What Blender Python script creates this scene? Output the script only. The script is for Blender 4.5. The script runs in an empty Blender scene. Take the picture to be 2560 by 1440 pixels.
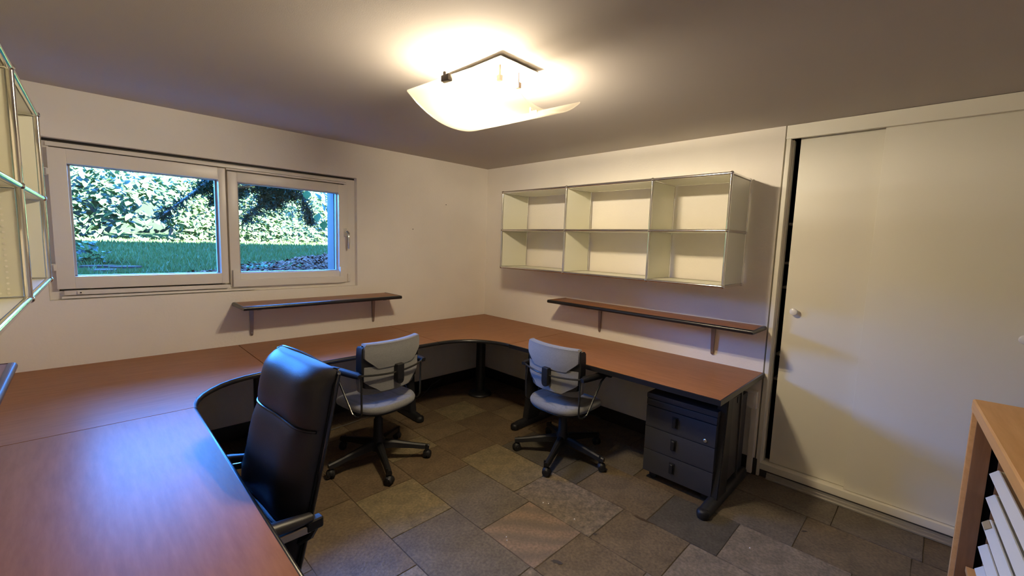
import bpy, bmesh, math, random
from mathutils import Vector, Matrix

random.seed(7)
S = bpy.context.scene
COL = S.collection
PI = math.pi

# ------------------------------------------------------------------ camera
cam_data = bpy.data.cameras.new('camera')
cam = bpy.data.objects.new('camera', cam_data)
COL.objects.link(cam)
S.camera = cam
CAM = Vector((-3.2108, -3.6230, 1.5382))
YAW, PITCH, ROLL, FPX = math.radians(45.1989), math.radians(-6.0211), math.radians(1.8374), 1068.766
_f = Vector((math.sin(YAW) * math.cos(PITCH), math.cos(YAW) * math.cos(PITCH), math.sin(PITCH)))
_r = Vector((math.cos(YAW), -math.sin(YAW), 0))
_u = _r.cross(_f)
_r2 = _r * math.cos(ROLL) + _u * math.sin(ROLL)
_u2 = _u * math.cos(ROLL) - _r * math.sin(ROLL)
cam.matrix_world = Matrix(((_r2.x, _u2.x, -_f.x, CAM.x), (_r2.y, _u2.y, -_f.y, CAM.y), (_r2.z, _u2.z, -_f.z, CAM.z), (0, 0, 0, 1)))
cam_data.sensor_width = 36
cam_data.lens = FPX / 2560 * 36
cam_data.clip_start = 0.02
cam_data.clip_end = 200

# ------------------------------------------------------------------ world, sun, exposure
SKY_STRENGTH = 74.0
SUN_STRENGTH = 950.0
LAMP_EMIT = 2350.0
world = bpy.data.worlds.new('sky')
S.world = world
world.use_nodes = True
bg = world.node_tree.nodes['Background']
bg.inputs[0].default_value = (0.05, 0.26, 1.0, 1)
bg.inputs[1].default_value = SKY_STRENGTH
sun_d = bpy.data.lights.new('sun', 'SUN')
sun_d.energy = SUN_STRENGTH
sun_d.color = (0.62, 0.88, 1.35)
sun_d.angle = 0.009
sun = bpy.data.objects.new('sun', sun_d)
COL.objects.link(sun)
sun.rotation_euler = Vector((-0.30, 0.80, -0.60)).to_track_quat('-Z', 'Y').to_euler()
por_d = bpy.data.lights.new('window_portal', 'AREA')
por_d.shape = 'RECTANGLE'
por_d.size, por_d.size_y = 1.75, 0.78
por_d.cycles.is_portal = True
por = bpy.data.objects.new('window_portal', por_d)
COL.objects.link(por)
por.location = (-2.47, 0.34, 1.58)
por.rotation_euler = (-PI / 2, 0, 0)
S.view_settings.view_transform = 'Standard'
S.view_settings.look = 'None'
S.view_settings.gamma = 1
S.view_settings.use_curve_mapping = False
S.view_settings.exposure = 0.0
S.cycles.max_bounces = 10
S.cycles.diffuse_bounces = 5
S.cycles.transparent_max_bounces = 16
S.cycles.sample_clamp_indirect = 6

# ------------------------------------------------------------------ materials
def _new(name):
    m = bpy.data.materials.new(name)
    m.use_nodes = True
    return m, m.node_tree.nodes, m.node_tree.links, m.node_tree.nodes['Principled BSDF']

def mat(name, col, rough=0.5, metal=0.0, spec=0.5, bump=None, var=None, coat=0.0, emit=None):
    """bump=(scale, strength); var=(scale, amount) mottles the colour"""
    m, N, L, p = _new(name)
    p.inputs['Base Color'].default_value = (*col, 1)
    p.inputs['Roughness'].default_value = rough
    p.inputs['Metallic'].default_value = metal
    p.inputs['Specular IOR Level'].default_value = spec
    p.inputs['Coat Weight'].default_value = coat
    tc = None
    if bump or var:
        tc = N.new('ShaderNodeTexCoord')
    if bump:
        n = N.new('ShaderNodeTexNoise'); n.inputs['Scale'].default_value = bump[0]; n.inputs['Detail'].default_value = 4
        b = N.new('ShaderNodeBump'); b.inputs['Strength'].default_value = bump[1]; b.inputs['Distance'].default_value = 0.01
        L.new(tc.outputs['Object'], n.inputs['Vector']); L.new(n.outputs['Fac'], b.inputs['Height']); L.new(b.outputs['Normal'], p.inputs['Normal'])
    if var:
        n = N.new('ShaderNodeTexNoise'); n.inputs['Scale'].default_value = var[0]; n.inputs['Detail'].default_value = 5
        r = N.new('ShaderNodeMapRange'); r.inputs['To Min'].default_value = 1 - var[1]; r.inputs['To Max'].default_value = 1 + var[1]
        r.inputs['From Min'].default_value = 0.3; r.inputs['From Max'].default_value = 0.7
        mx = N.new('ShaderNodeMix'); mx.data_type = 'RGBA'; mx.blend_type = 'MULTIPLY'; mx.inputs['Factor'].default_value = 1
        mx.inputs[6].default_value = (*col, 1)
        L.new(tc.outputs['Object'], n.inputs['Vector']); L.new(n.outputs['Fac'], r.inputs['Value']); L.new(r.outputs['Result'], mx.inputs[7])
        L.new(mx.outputs[2], p.inputs['Base Color'])
    if emit:
        p.inputs['Emission Color'].default_value = (*emit[0], 1); p.inputs['Emission Strength'].default_value = emit[1]
    return m

def wood(name, c1, c2, scale=(1, 1, 1), rough=0.35, wave=6.0, spec=0.5, coat=0.0):
    m, N, L, p = _new(name)
    tc = N.new('ShaderNodeTexCoord'); mp = N.new('ShaderNodeMapping'); mp.inputs['Scale'].default_value = scale
    n = N.new('ShaderNodeTexNoise'); n.inputs['Scale'].default_value = wave; n.inputs['Detail'].default_value = 6; n.inputs['Roughness'].default_value = 0.65
    r = N.new('ShaderNodeValToRGB'); r.color_ramp.elements[0].color = (*c1, 1); r.color_ramp.elements[1].color = (*c2, 1)
    r.color_ramp.elements[0].position = 0.3; r.color_ramp.elements[1].position = 0.72
    L.new(tc.outputs['Object'], mp.inputs['Vector']); L.new(mp.outputs['Vector'], n.inputs['Vector']); L.new(n.outputs['Fac'], r.inputs['Fac']); L.new(r.outputs['Color'], p.inputs['Base Color'])
    p.inputs['Roughness'].default_value = rough; p.inputs['Specular IOR Level'].default_value = spec; p.inputs['Coat Weight'].default_value = coat
    b = N.new('ShaderNodeBump'); b.inputs['Strength'].default_value = 0.04; b.inputs['Distance'].default_value = 0.004
    L.new(n.outputs['Fac'], b.inputs['Height']); L.new(b.outputs['Normal'], p.inputs['Normal'])
    return m

def stone(name, col, veins=0.25, scale=7.0, stripes=None):
    m, N, L, p = _new(name)
    tc = N.new('ShaderNodeTexCoord')
    n1 = N.new('ShaderNodeTexNoise'); n1.inputs['Scale'].default_value = scale; n1.inputs['Detail'].default_value = 8; n1.inputs['Roughness'].default_value = 0.62
    n2 = N.new('ShaderNodeTexNoise'); n2.inputs['Scale'].default_value = 70; n2.inputs['Detail'].default_value = 4
    L.new(tc.outputs['Object'], n1.inputs['Vector']); L.new(tc.outputs['Object'], n2.inputs['Vector'])
    r = N.new('ShaderNodeValToRGB')
    d = [c * (1 - veins) for c in col]; u = [min(1, c * (1 + veins)) for c in col]
    r.color_ramp.elements[0].color = (*d, 1); r.color_ramp.elements[1].color = (*u, 1)
    r.color_ramp.elements[0].position = 0.34; r.color_ramp.elements[1].position = 0.66
    L.new(n1.outputs['Fac'], r.inputs['Fac'])
    mr = N.new('ShaderNodeMapRange'); mr.inputs['From Min'].default_value = 0.3; mr.inputs['From Max'].default_value = 0.7
    mr.inputs['To Min'].default_value = 0.70; mr.inputs['To Max'].default_value = 1.28
    L.new(n2.outputs['Fac'], mr.inputs['Value'])
    mx = N.new('ShaderNodeMix'); mx.data_type = 'RGBA'; mx.blend_type = 'MULTIPLY'; mx.inputs['Factor'].default_value = 1
    L.new(r.outputs['Color'], mx.inputs[6]); L.new(mr.outputs['Result'], mx.inputs[7])
    out = mx.outputs[2]
    if stripes:
        w = N.new('ShaderNodeTexWave'); w.inputs['Scale'].default_value = 2.6; w.inputs['Distortion'].default_value = 5; w.inputs['Detail'].default_value = 2
        w.inputs['Detail Scale'].default_value = 0.6
        mp = N.new('ShaderNodeMapping'); mp.inputs['Rotation'].default_value = (0, 0, -0.82)
        L.new(tc.outputs['Object'], mp.inputs['Vector']); L.new(mp.outputs['Vector'], w.inputs['Vector'])
        m2 = N.new('ShaderNodeMix'); m2.data_type = 'RGBA'; m2.inputs[7].default_value = (*stripes, 1)
        mm = N.new('ShaderNodeMath'); mm.operation = 'MULTIPLY'; mm.inputs[1].default_value = 0.7
        L.new(w.outputs['Fac'], mm.inputs[0]); L.new(mm.outputs[0], m2.inputs['Factor']); L.new(out, m2.inputs[6]); out = m2.outputs[2]
    L.new(out, p.inputs['Base Color'])
    p.inputs['Roughness'].default_value = 0.55
    ad = N.new('ShaderNodeMath'); ad.operation = 'ADD'
    L.new(n1.outputs['Fac'], ad.inputs[0]); L.new(n2.outputs['Fac'], ad.inputs[1])
    b = N.new('ShaderNodeBump'); b.inputs['Strength'].default_value = 0.5; b.inputs['Distance'].default_value = 0.006
    L.new(ad.outputs[0], b.inputs['Height']); L.new(b.outputs['Normal'], p.inputs['Normal'])
    return m

def fabric(name, c1, c2):
    m, N, L, p = _new(name)
    tc = N.new('ShaderNodeTexCoord')
    br = N.new('ShaderNodeTexBrick'); br.inputs['Scale'].default_value = 62; br.inputs['Color1'].default_value = (*c1, 1); br.inputs['Color2'].default_value = (*c2, 1)
    br.inputs['Mortar'].default_value = (*[x * 0.82 for x in c1], 1); br.inputs['Mortar Size'].default_value = 0.03
    mp = N.new('ShaderNodeMapping'); mp.inputs['Rotation'].default_value = (PI / 2, 0, 0)
    L.new(tc.outputs['Object'], mp.inputs['Vector']); L.new(mp.outputs['Vector'], br.inputs['Vector']); L.new(br.outputs['Color'], p.inputs['Base Color'])
    n = N.new('ShaderNodeTexNoise'); n.inputs['Scale'].default_value = 260
    b = N.new('ShaderNodeBump'); b.inputs['Strength'].default_value = 0.3; b.inputs['Distance'].default_value = 0.003
    L.new(tc.outputs['Object'], n.inputs['Vector']); L.new(n.outputs['Fac'], b.inputs['Height']); L.new(b.outputs['Normal'], p.inputs['Normal'])
    p.inputs['Roughness'].default_value = 0.85; p.inputs['Sheen Weight'].default_value = 0.25
    return m

def glass_pane(name):
    m, N, L, p = _new(name)
    N.remove(p)
    t = N.new('ShaderNodeBsdfTransparent'); t.inputs[0].default_value = (0.95, 0.98, 0.97, 1)
    g = N.new('ShaderNodeBsdfGlossy'); g.inputs['Roughness'].default_value = 0.01
    fr = N.new('ShaderNodeFresnel'); fr.inputs[0].default_value = 1.45
    mx = N.new('ShaderNodeMixShader')
    L.new(fr.outputs[0], mx.inputs[0]); L.new(t.outputs[0], mx.inputs[1]); L.new(g.outputs[0], mx.inputs[2]); L.new(mx.outputs[0], N['Material Output'].inputs[0])
    return m

def frosted(name):
    m, N, L, p = _new(name)
    N.remove(p)
    t = N.new('ShaderNodeBsdfTransparent'); t.inputs[0].default_value = (1, 0.98, 0.93, 1)
    tr = N.new('ShaderNodeBsdfTranslucent'); tr.inputs[0].default_value = (0.97, 0.92, 0.80, 1)
    di = N.new('ShaderNodeBsdfDiffuse'); di.inputs[0].default_value = (0.93, 0.88, 0.74, 1)
    g = N.new('ShaderNodeBsdfGlossy'); g.inputs['Roughness'].default_value = 0.15
    a = N.new('ShaderNodeMixShader'); a.inputs[0].default_value = 0.35
    b = N.new('ShaderNodeMixShader'); b.inputs[0].default_value = FROST_CLEAR
    c = N.new('ShaderNodeMixShader'); c.inputs[0].default_value = 0.04
    L.new(tr.outputs[0], a.inputs[1]); L.new(di.outputs[0], a.inputs[2])
    L.new(a.outputs[0], b.inputs[1]); L.new(t.outputs[0], b.inputs[2])
    L.new(b.outputs[0], c.inputs[1]); L.new(g.outputs[0], c.inputs[2]); L.new(c.outputs[0], N['Material Output'].inputs[0])
    return m
FROST_CLEAR = 0.92

def leafmat(name, col, transl=0.35):
    m, N, L, p = _new(name)
    p.inputs['Base Color'].default_value = (*col, 1); p.inputs['Roughness'].default_value = 0.5; p.inputs['Specular IOR Level'].default_value = 0.08
    tr = N.new('ShaderNodeBsdfTranslucent'); tr.inputs[0].default_value = (*[min(1, c * 1.3) for c in col], 1)
    mx = N.new('ShaderNodeMixShader'); mx.inputs[0].default_value = transl
    oi = N.new('ShaderNodeObjectInfo')
    L.new(p.outputs[0], mx.inputs[1]); L.new(tr.outputs[0], mx.inputs[2]); L.new(mx.outputs[0], N['Material Output'].inputs[0])
    return m

M = {}
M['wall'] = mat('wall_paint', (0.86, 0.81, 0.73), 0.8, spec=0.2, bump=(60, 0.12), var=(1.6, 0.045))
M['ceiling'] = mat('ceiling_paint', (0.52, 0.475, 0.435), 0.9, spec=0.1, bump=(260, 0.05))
M['white_door'] = mat('white_door_laminate', (0.80, 0.765, 0.66), 0.45, bump=(220, 0.05))
M['white_paint'] = mat('white_window_paint', (0.80, 0.75, 0.67), 0.32, bump=(25, 0.06))
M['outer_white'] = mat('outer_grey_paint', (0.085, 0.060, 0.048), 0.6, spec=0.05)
M['usm'] = mat('cream_sheet_metal', (0.80, 0.79, 0.66), 0.28)
M['dot'] = mat('perforation_light_tint', (0.95, 0.92, 0.82), 0.4)  # pale disc colour standing in for light seen through the panel holes
M['chrome'] = mat('chrome', (0.80, 0.79, 0.77), 0.10, metal=1)
M['steel'] = mat('brushed_steel', (0.62, 0.60, 0.57), 0.28, metal=1)
M['bracket'] = mat('grey_bracket_metal', (0.36, 0.33, 0.31), 0.35, metal=0.8)
M['desk'] = wood('cherry_desk_laminate', (0.262, 0.116, 0.052), (0.345, 0.156, 0.072), (1.2, 9, 1), rough=0.33, wave=5, spec=0.05)
M['desk_y'] = wood('cherry_desk_laminate_turned', (0.262, 0.116, 0.052), (0.345, 0.156, 0.072), (9, 1.2, 1), rough=0.33, wave=5, spec=0.05)
M['edge'] = mat('black_desk_edging', (0.012, 0.012, 0.014), 0.28)
M['black'] = mat('black_powder_coat', (0.014, 0.014, 0.016), 0.42, bump=(300, 0.05))
M['plastic'] = mat('black_plastic', (0.010, 0.010, 0.011), 0.5, spec=0.35)
M['pedestal'] = mat('anthracite_drawer_metal', (0.030, 0.031, 0.038), 0.5, bump=(300, 0.05))
M['legpanel'] = mat('dark_grey_leg_cover', (0.055, 0.05, 0.046), 0.4)
M['rod'] = mat('black_chrome_rod', (0.05, 0.05, 0.05), 0.2, metal=0.6)
M['skirt'] = mat('dark_brown_baseboard', (0.018, 0.013, 0.010), 0.5)
M['fabric'] = fabric('grey_woven_fabric', (0.175, 0.177, 0.182), (0.205, 0.207, 0.212))
M['leather'] = mat('black_leather', (0.012, 0.011, 0.014), 0.40, spec=0.42, bump=(240, 0.07))
M['piping'] = mat('black_leather_piping', (0.012, 0.012, 0.014), 0.22)
M['glass'] = glass_pane('window_glass')
M['frost'] = frosted('frosted_lamp_glass')
M['plate'] = mat('white_lamp_plate', (0.88, 0.86, 0.80), 0.4)
M['lampclip'] = mat('dark_metal_clip', (0.10, 0.085, 0.08), 0.35, metal=0.7)
M['bulb'] = mat('lit_halogen_tube', (1, 1, 1), 0.5, emit=((1.0, 0.85, 0.62), LAMP_EMIT))
M['ceramic'] = mat('ceramic_lamp_holder', (0.55, 0.42, 0.34), 0.5)
M['teak'] = wood('teak_veneer', (0.66, 0.33, 0.105), (0.80, 0.44, 0.165), (1, 10, 10), rough=0.42, wave=4)
M['teak_in'] = wood('red_brown_inner_veneer', (0.20, 0.088, 0.032), (0.27, 0.125, 0.048), (10, 10, 1), rough=0.5, wave=4)
M['dark'] = mat('dark_void_lining', (0.006, 0.005, 0.005), 0.9, spec=0.0)
M['tray'] = mat('white_tray', (0.80, 0.77, 0.66), 0.5)
M['kraft'] = mat('brown_label_card', (0.42, 0.31, 0.15), 0.7)
M['knob'] = mat('white_knob', (0.86, 0.83, 0.76), 0.25)
M['grout'] = mat('floor_joint_mortar', (0.075, 0.058, 0.038), 0.9, bump=(200, 0.3))
M['alu'] = mat('aluminium_rail', (0.55, 0.53, 0.50), 0.35, metal=0.7)
M['cable'] = mat('dark_grey_cable', (0.10, 0.09, 0.08), 0.5)
M['crumb'] = mat('white_crumb', (0.95, 0.93, 0.88), 0.6)
M['bead'] = mat('pale_glazing_bead', (0.42, 0.40, 0.37), 0.5)
M['facade'] = mat('outside_render', (0.75, 0.74, 0.72), 0.9)
SLAB = {
    'tan': stone('stone_tan', (0.135, 0.098, 0.055)),
    'yellow': stone('stone_yellow', (0.168, 0.132, 0.072), 0.3, 11),
    'grey': stone('stone_grey', (0.125, 0.102, 0.074), 0.22),
    'dark': stone('stone_dark', (0.075, 0.063, 0.045), 0.2),
    'pink': stone('stone_pink', (0.225, 0.158, 0.105), 0.12, 6, stripes=(0.12, 0.095, 0.07)),
    'brown': stone('stone_brown', (0.115, 0.080, 0.045)),
    'rough': stone('stone_rough', (0.165, 0.130, 0.088), 0.42, 22),
    'pale': stone('stone_pale', (0.19, 0.152, 0.105), 0.28, 10),
}

# ------------------------------------------------------------------ geometry helpers
def setp(o, label=None, cat=None, group=None, kind=None):
    if label: o['label'] = label
    if cat: o['category'] = cat
    if group: o['group'] = group
    if kind: o['kind'] = kind
    return o

def link(name, me, parent=None):
    o = bpy.data.objects.new(name, me)
    COL.objects.link(o)
    if parent is not None: o.parent = parent
    return o

def finish(name, bm, m, parent=None, smooth=0.7, loc=None):
    bmesh.ops.recalc_face_normals(bm, faces=bm.faces)
    me = bpy.data.meshes.new(name)
    bm.to_mesh(me); bm.free()
    for mm in (m if isinstance(m, (list, tuple)) else [m]): me.materials.append(mm)
    if smooth:
        me.shade_smooth(); me.set_sharp_from_angle(angle=smooth)
    o = link(name, me, parent)
    if loc: o.location = loc
    return o

def thing(name, label, cat, loc=(0, 0, 0), rz=0.0, group=None):
    o = bpy.data.objects.new(name, None)
    COL.objects.link(o)
    o.empty_display_size = 0.1
    o.location = loc; o.rotation_euler = (0, 0, rz)
    return setp(o, label, cat, group)

def copy_tree(o, parent=None):
    c = o.copy(); COL.objects.link(c)
    if parent is not None: c.parent = parent
    for ch in list(o.children): copy_tree(ch, c)
    return c

def box_into(bm, a, b, bev=0.0, seg=2, rot=None):
    """axis box from a to b, optionally bevelled, optionally transformed by a matrix"""
    t = bmesh.new()
    bmesh.ops.create_cube(t, size=1)
    a, b = Vector(a), Vector(b)
    for v in t.verts: v.co = Vector(((a.x + b.x) / 2 + v.co.x * abs(b.x - a.x), (a.y + b.y) / 2 + v.co.y * abs(b.y - a.y), (a.z + b.z) / 2 + v.co.z * abs(b.z - a.z)))
    if bev: bmesh.ops.bevel(t, geom=list(t.edges), offset=bev, segments=seg, affect='EDGES', profile=0.7)
    if rot is not None: bmesh.ops.transform(t, matrix=rot, verts=t.verts)
    merge(bm, t)

def merge(bm, t):
    mp = {}
    for v in t.verts: mp[v] = bm.verts.new(v.co)
    for f in t.faces:
        try: bm.faces.new([mp[v] for v in f.verts])
        except ValueError: pass
    t.free()

def box(name, a, b, m, parent=None, bev=0.0, seg=2, rot=None):
    bm = bmesh.new(); box_into(bm, a, b, bev, seg, rot)
    return finish(name, bm, m, parent)

def tube_into(bm, pts, r, n=10, cap=True, prof=None):
    """sweep a circle (or prof = list of (side, up)) along pts; r may be a list"""
    pts = [Vector(p) for p in pts]
    rs = r if isinstance(r, (list, tuple)) else [r] * len(pts)
    rings = []
    up = Vector((0, 0, 1))
    prev_s = None
    for i, p in enumerate(pts):
        d = (pts[min(i + 1, len(pts) - 1)] - pts[max(i - 1, 0)]).normalized()
        s = d.cross(up) if abs(d.z) < 0.97 else (prev_s if prev_s is not None else d.cross(Vector((0, 1, 0))))
        s = (s - d * s.dot(d)).normalized()
        prev_s = s
        q = s.cross(d).normalized()
        if prof: rings.append([bm.verts.new(p + s * a * rs[i] + q * b * rs[i]) for a, b in prof])
        else: rings.append([bm.verts.new(p + (s * math.cos(2 * PI * k / n) + q * math.sin(2 * PI * k / n)) * rs[i]) for k in range(n)])
    for A, B in zip(rings, rings[1:]):
        for k in range(len(A)):
            bm.faces.new((A[k], A[(k + 1) % len(A)], B[(k + 1) % len(A)], B[k]))
    if cap:
        bm.faces.new(rings[0]); bm.faces.new(rings[-1])

def tube(name, pts, r, m, parent=None, n=10, prof=None):
    bm = bmesh.new(); tube_into(bm, pts, r, n, prof=prof)
    return finish(name, bm, m, parent)

def lathe_into(bm, prof, n=20, mtx=None):
    """prof = [(r, z)] about z"""
    rings = []
    for r, z in prof:
        if r < 1e-6: rings.append([bm.verts.new((0, 0, z))])
        else: rings.append([bm.verts.new((r * math.cos(2 * PI * k / n), r * math.sin(2 * PI * k / n), z)) for k in range(n)])
    for A, B in zip(rings, rings[1:]):
        for k in range(n):
            if len(A) == 1 and len(B) == 1: continue
            if len(A) == 1: bm.faces.new((A[0], B[k], B[(k + 1) % n]))
            elif len(B) == 1: bm.faces.new((A[k], A[(k + 1) % n], B[0]))
            else: bm.faces.new((A[k], A[(k + 1) % n], B[(k + 1) % n], B[k]))
    if len(rings[0]) > 1: bm.faces.new(rings[0])
    if len(rings[-1]) > 1: bm.faces.new(rings[-1])
    if mtx is not None: bmesh.ops.transform(bm, matrix=mtx, verts=bm.verts)

def lathe(name, prof, m, parent=None, n=20, mtx=None):
    bm = bmesh.new(); lathe_into(bm, prof, n, mtx)
    return finish(name, bm, m, parent)

def prism_into(bm, poly, z0, z1, bev=0.0, mtx=None):
    t = bmesh.new()
    lo = [t.verts.new((x, y, z0)) for x, y in poly]; hi = [t.verts.new((x, y, z1)) for x, y in poly]
    t.faces.new(lo); t.faces.new(hi)
    n = len(poly)
    for k in range(n): t.faces.new((lo[k], lo[(k + 1) % n], hi[(k + 1) % n], hi[k]))
    bmesh.ops.recalc_face_normals(t, faces=t.faces)
    if bev: bmesh.ops.bevel(t, geom=list(t.edges), offset=bev, segments=2, affect='EDGES')
    if mtx is not None: bmesh.ops.transform(t, matrix=mtx, verts=t.verts)
    merge(bm, t)

def prism(name, poly, z0, z1, m, parent=None, bev=0.0, mtx=None):
    bm = bmesh.new(); prism_into(bm, poly, z0, z1, bev, mtx)
    return finish(name, bm, m, parent)

def sheet(name, rows, m, parent=None, nu=12, front=None, back=None, smooth=0.8):
    """closed curved cushion: rows of (z, halfwidth, yfront, yback); front/back(u, z) add to y"""
    bm = bmesh.new()
    F, B = [], []
    for z, w, yf, yb in rows:
        fr, br = [], []
        for i in range(nu + 1):
            u = -1 + 2 * i / nu
            x = u * w
            fr.append(bm.verts.new((x, yf + (front(x, z, u) if front else 0), z)))
            br.append(bm.verts.new((x, yb + (back(x, z, u) if back else 0), z)))
        F.append(fr); B.append(br)
    for G in (F, B):
        for a, b in zip(G, G[1:]):
            for i in range(nu): bm.faces.new((a[i], a[i + 1], b[i + 1], b[i]))
    for j in range(len(rows) - 1):
        for i in (0, nu): bm.faces.new((F[j][i], F[j + 1][i], B[j + 1][i], B[j][i]))
    for j in (0, len(rows) - 1):
        for i in range(nu): bm.faces.new((F[j][i], F[j][i + 1], B[j][i + 1], B[j][i]))
    return finish(name, bm, m, parent, smooth)

def Rx(a): return Matrix.Rotation(a, 4, 'X')
def Ry(a): return Matrix.Rotation(a, 4, 'Y')
def Rz(a): return Matrix.Rotation(a, 4, 'Z')
def T(x, y, z): return Matrix.Translation((x, y, z))

# ------------------------------------------------------------------ the room
H = 2.335
WL, WF = -3.68, -4.75
floor = box('floor', (WL - .1, WF - .1, -0.12), (0.75, 0.13, -0.005), M['grout'])
setp(floor, 'floor of stone slabs laid in straight strips', kind='structure')
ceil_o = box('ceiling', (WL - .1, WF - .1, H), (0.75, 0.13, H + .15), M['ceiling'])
setp(ceil_o, 'painted ceiling', kind='structure')

# slabs: strips along y with their joints; measured where the picture shows them
strips = [
    ((-0.29, 0.0), [0, -.47, -.95, -1.5, -2.05, -2.62, -3.33, -3.71, -4.2, -4.75], 'brown tan grey tan brown grey grey brown tan'),
    ((-0.66, -0.29), [0, -.42, -.86, -1.33, -1.85, -2.3, -2.75, -3.22, -3.67, -4.1, -4.75], 'tan brown tan brown grey brown grey tan brown grey'),
    ((-1.03, -0.66), [0, -.49, -.82, -1.40, -1.92, -2.10, -2.59, -2.97, -3.47, -3.9, -4.4, -4.75], 'brown yellow brown dark dark tan dark pale tan grey grey'),
    ((-1.39, -1.03), [0, -.50, -.72, -1.01, -1.35, -1.89, -2.45, -2.84, -3.3, -3.8, -4.3, -4.75], 'tan brown tan brown yellow rough tan pale grey tan grey'),
    ((-1.77, -1.39), [0, -.45, -.86, -1.08, -1.45, -2.02, -2.40, -2.78, -3.25, -3.7, -4.2, -4.75], 'brown tan yellow brown grey pink tan pale tan grey tan'),
    ((-2.16, -1.77), [0, -.5, -.9, -1.34, -1.76, -2.38, -2.72, -3.2, -3.65, -4.2, -4.75], 'tan brown brown yellow grey rough tan grey tan brown'),
    ((-2.53, -2.16), [0, -.4, -.85, -1.29, -2.0, -2.5, -3.0, -3.5, -4.1, -4.75], 'brown tan brown tan pale grey brown tan grey'),
    ((-2.90, -2.53), [0, -.6, -1.1, -1.7, -2.2, -2.7, -3.3, -3.9, -4.75], 'tan brown grey tan brown tan grey tan'),
    ((-3.28, -2.90), [0, -.5, -1.0, -1.5, -2.1, -2.6, -3.2, -3.9, -4.75], 'brown tan brown grey tan brown tan grey'),
    ((-3.68, -3.28), [0, -.6, -1.2, -1.7, -2.3, -2.9, -3.5, -4.2, -4.75], 'tan brown tan brown grey tan brown tan'),
    ((0.0, 0.75), [-2.86, -3.33, -3.8, -4.3, -4.75], 'brown grey brown tan'),
]
rnd = random.Random(3)
for (x0, x1), br, kinds in strips:
    kinds = kinds.split()
    for k in range(len(br) - 1):
        y0, y1 = br[k + 1], br[k]
        g = 0.0017
        bm = bmesh.new()
        # wavy hand-cut outline
        pts = []
        cs = [(x0 + g, y0 + g), (x1 - g, y0 + g), (x1 - g, y1 - g), (x0 + g, y1 - g)]
        for i in range(4):
            a, b = cs[i], cs[(i + 1) % 4]
            for q in range(3):
                t = q / 3
                j = 0.0 if q == 0 else rnd.uniform(-.0022, .0022)
                dx, dy = b[0] - a[0], b[1] - a[1]
                l = math.hypot(dx, dy)
                pts.append((a[0] + dx * t - dy / l * j, a[1] + dy * t + dx / l * j))
        cx, cy = (x0 + x1) / 2, (y0 + y1) / 2
        up = rnd.uniform(-.0022, 0)
        prism_into(bm, [(x - cx, y - cy) for x, y in pts], -.014, up, bev=0.0016)
        o = finish('stone_slab', bm, SLAB[kinds[k]], floor, smooth=0.5)
        o.location = (cx, cy, 0)

# walls
WX0, WX1, WZ0, WZ1 = -3.36, -1.505, 1.118, 2.05
bm = bmesh.new()
for a, b in [((WL - .1, 0, -.1), (WX0, .13, H)), ((WX1, 0, -.1), (0.1, .13, H)), ((WX0, 0, -.1), (WX1, .13, WZ0)), ((WX0, 0, WZ1), (WX1, .13, H))]:
    box_into(bm, a, b)
setp(finish('wall_back', bm, M['wall']), 'cream painted wall with the window', kind='structure')
bm = bmesh.new()
OX0, OX1, OZ0, OZ1 = -3.31, -1.655, 1.19, 1.965
for a, b in [((-9, .13, -.1), (OX0, .235, 4.35)), ((OX1, .13, -.1), (6, .235, 4.35)), ((OX0, .13, -.1), (OX1, .235, OZ0)), ((OX0, .13, OZ1), (OX1, .235, 4.35))]:
    box_into(bm, a, b)
setp(finish('wall_outer', bm, M['facade']), 'outer facade of the house', kind='structure')
setp(box('wall_right', (0, -2.85, -.1), (.1, 0, H), M['wall']), 'cream wall with chrome shelving', kind='structure')
setp(box('wall_left', (WL - .1, WF, -.1), (WL, 0, H), M['wall']), 'wall on the far left side', kind='structure')
setp(box('wall_front', (WL - .1, WF - .1, -.1), (0.75, WF, H), M['wall']), 'wall behind the viewer', kind='structure')
bm = bmesh.new()
for a, b in [((0.65, WF, -.1), (.75, -2.85, H)), ((.1, -2.85, -.1), (.75, -2.75, H))]: box_into(bm, a, b)
setp(finish('wall_niche', bm, M['dark']), 'dark niche behind the sliding doors', kind='structure')
# baseboards
setp(box('baseboard_back', (WL, -.014, 0), (0, 0, .115), M['skirt'], bev=.003), 'dark brown baseboard under the window wall', kind='structure')
setp(box('baseboard_right', (-.014, -2.868, 0), (0, -.014, .115), M['skirt'], bev=.003), 'dark brown baseboard under the long desk', kind='structure')
setp(box('baseboard_left', (WL, WF, 0), (WL + .014, -.014, .115), M['skirt'], bev=.003), 'dark brown baseboard on the left', kind='structure')

# ------------------------------------------------------------------ window
win = thing('window_1', 'white two-part sliding window looking out on the garden', None, (0, 0, 0))
win['kind'] = 'structure'
def frame_ring(name, x0, x1, z0, z1, hx0, hx1, hz0, hz1, y0, y1, m, bev=.004):
    bm = bmesh.new()
    box_into(bm, (x0, y0, z0), (hx0, y1, z1), bev); box_into(bm, (hx1, y0, z0), (x1, y1, z1), bev)
    box_into(bm, (hx0 - .001, y0, z0), (hx1 + .001, y1, hz0), bev); box_into(bm, (hx0 - .001, y0, hz1), (hx1 + .001, y1, z1), bev)
    return finish(name, bm, m, win)
frame_ring('window_frame', WX0, WX1, WZ0, 2.034, -3.318, -1.60, 1.168, 2.012, .045, .13, M['white_paint'])
frame_ring('frame_rebate', -3.335, -1.58, 1.15, 2.03, -3.264, -1.634, 1.242, 1.930, .104, .132, M['white_paint'])
box('shadow_gap_strip', (WX0, .055, 2.030), (WX1, .128, 2.0505), M['skirt'], win)  # dark strip standing in for the shade in the gap above the frame
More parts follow.
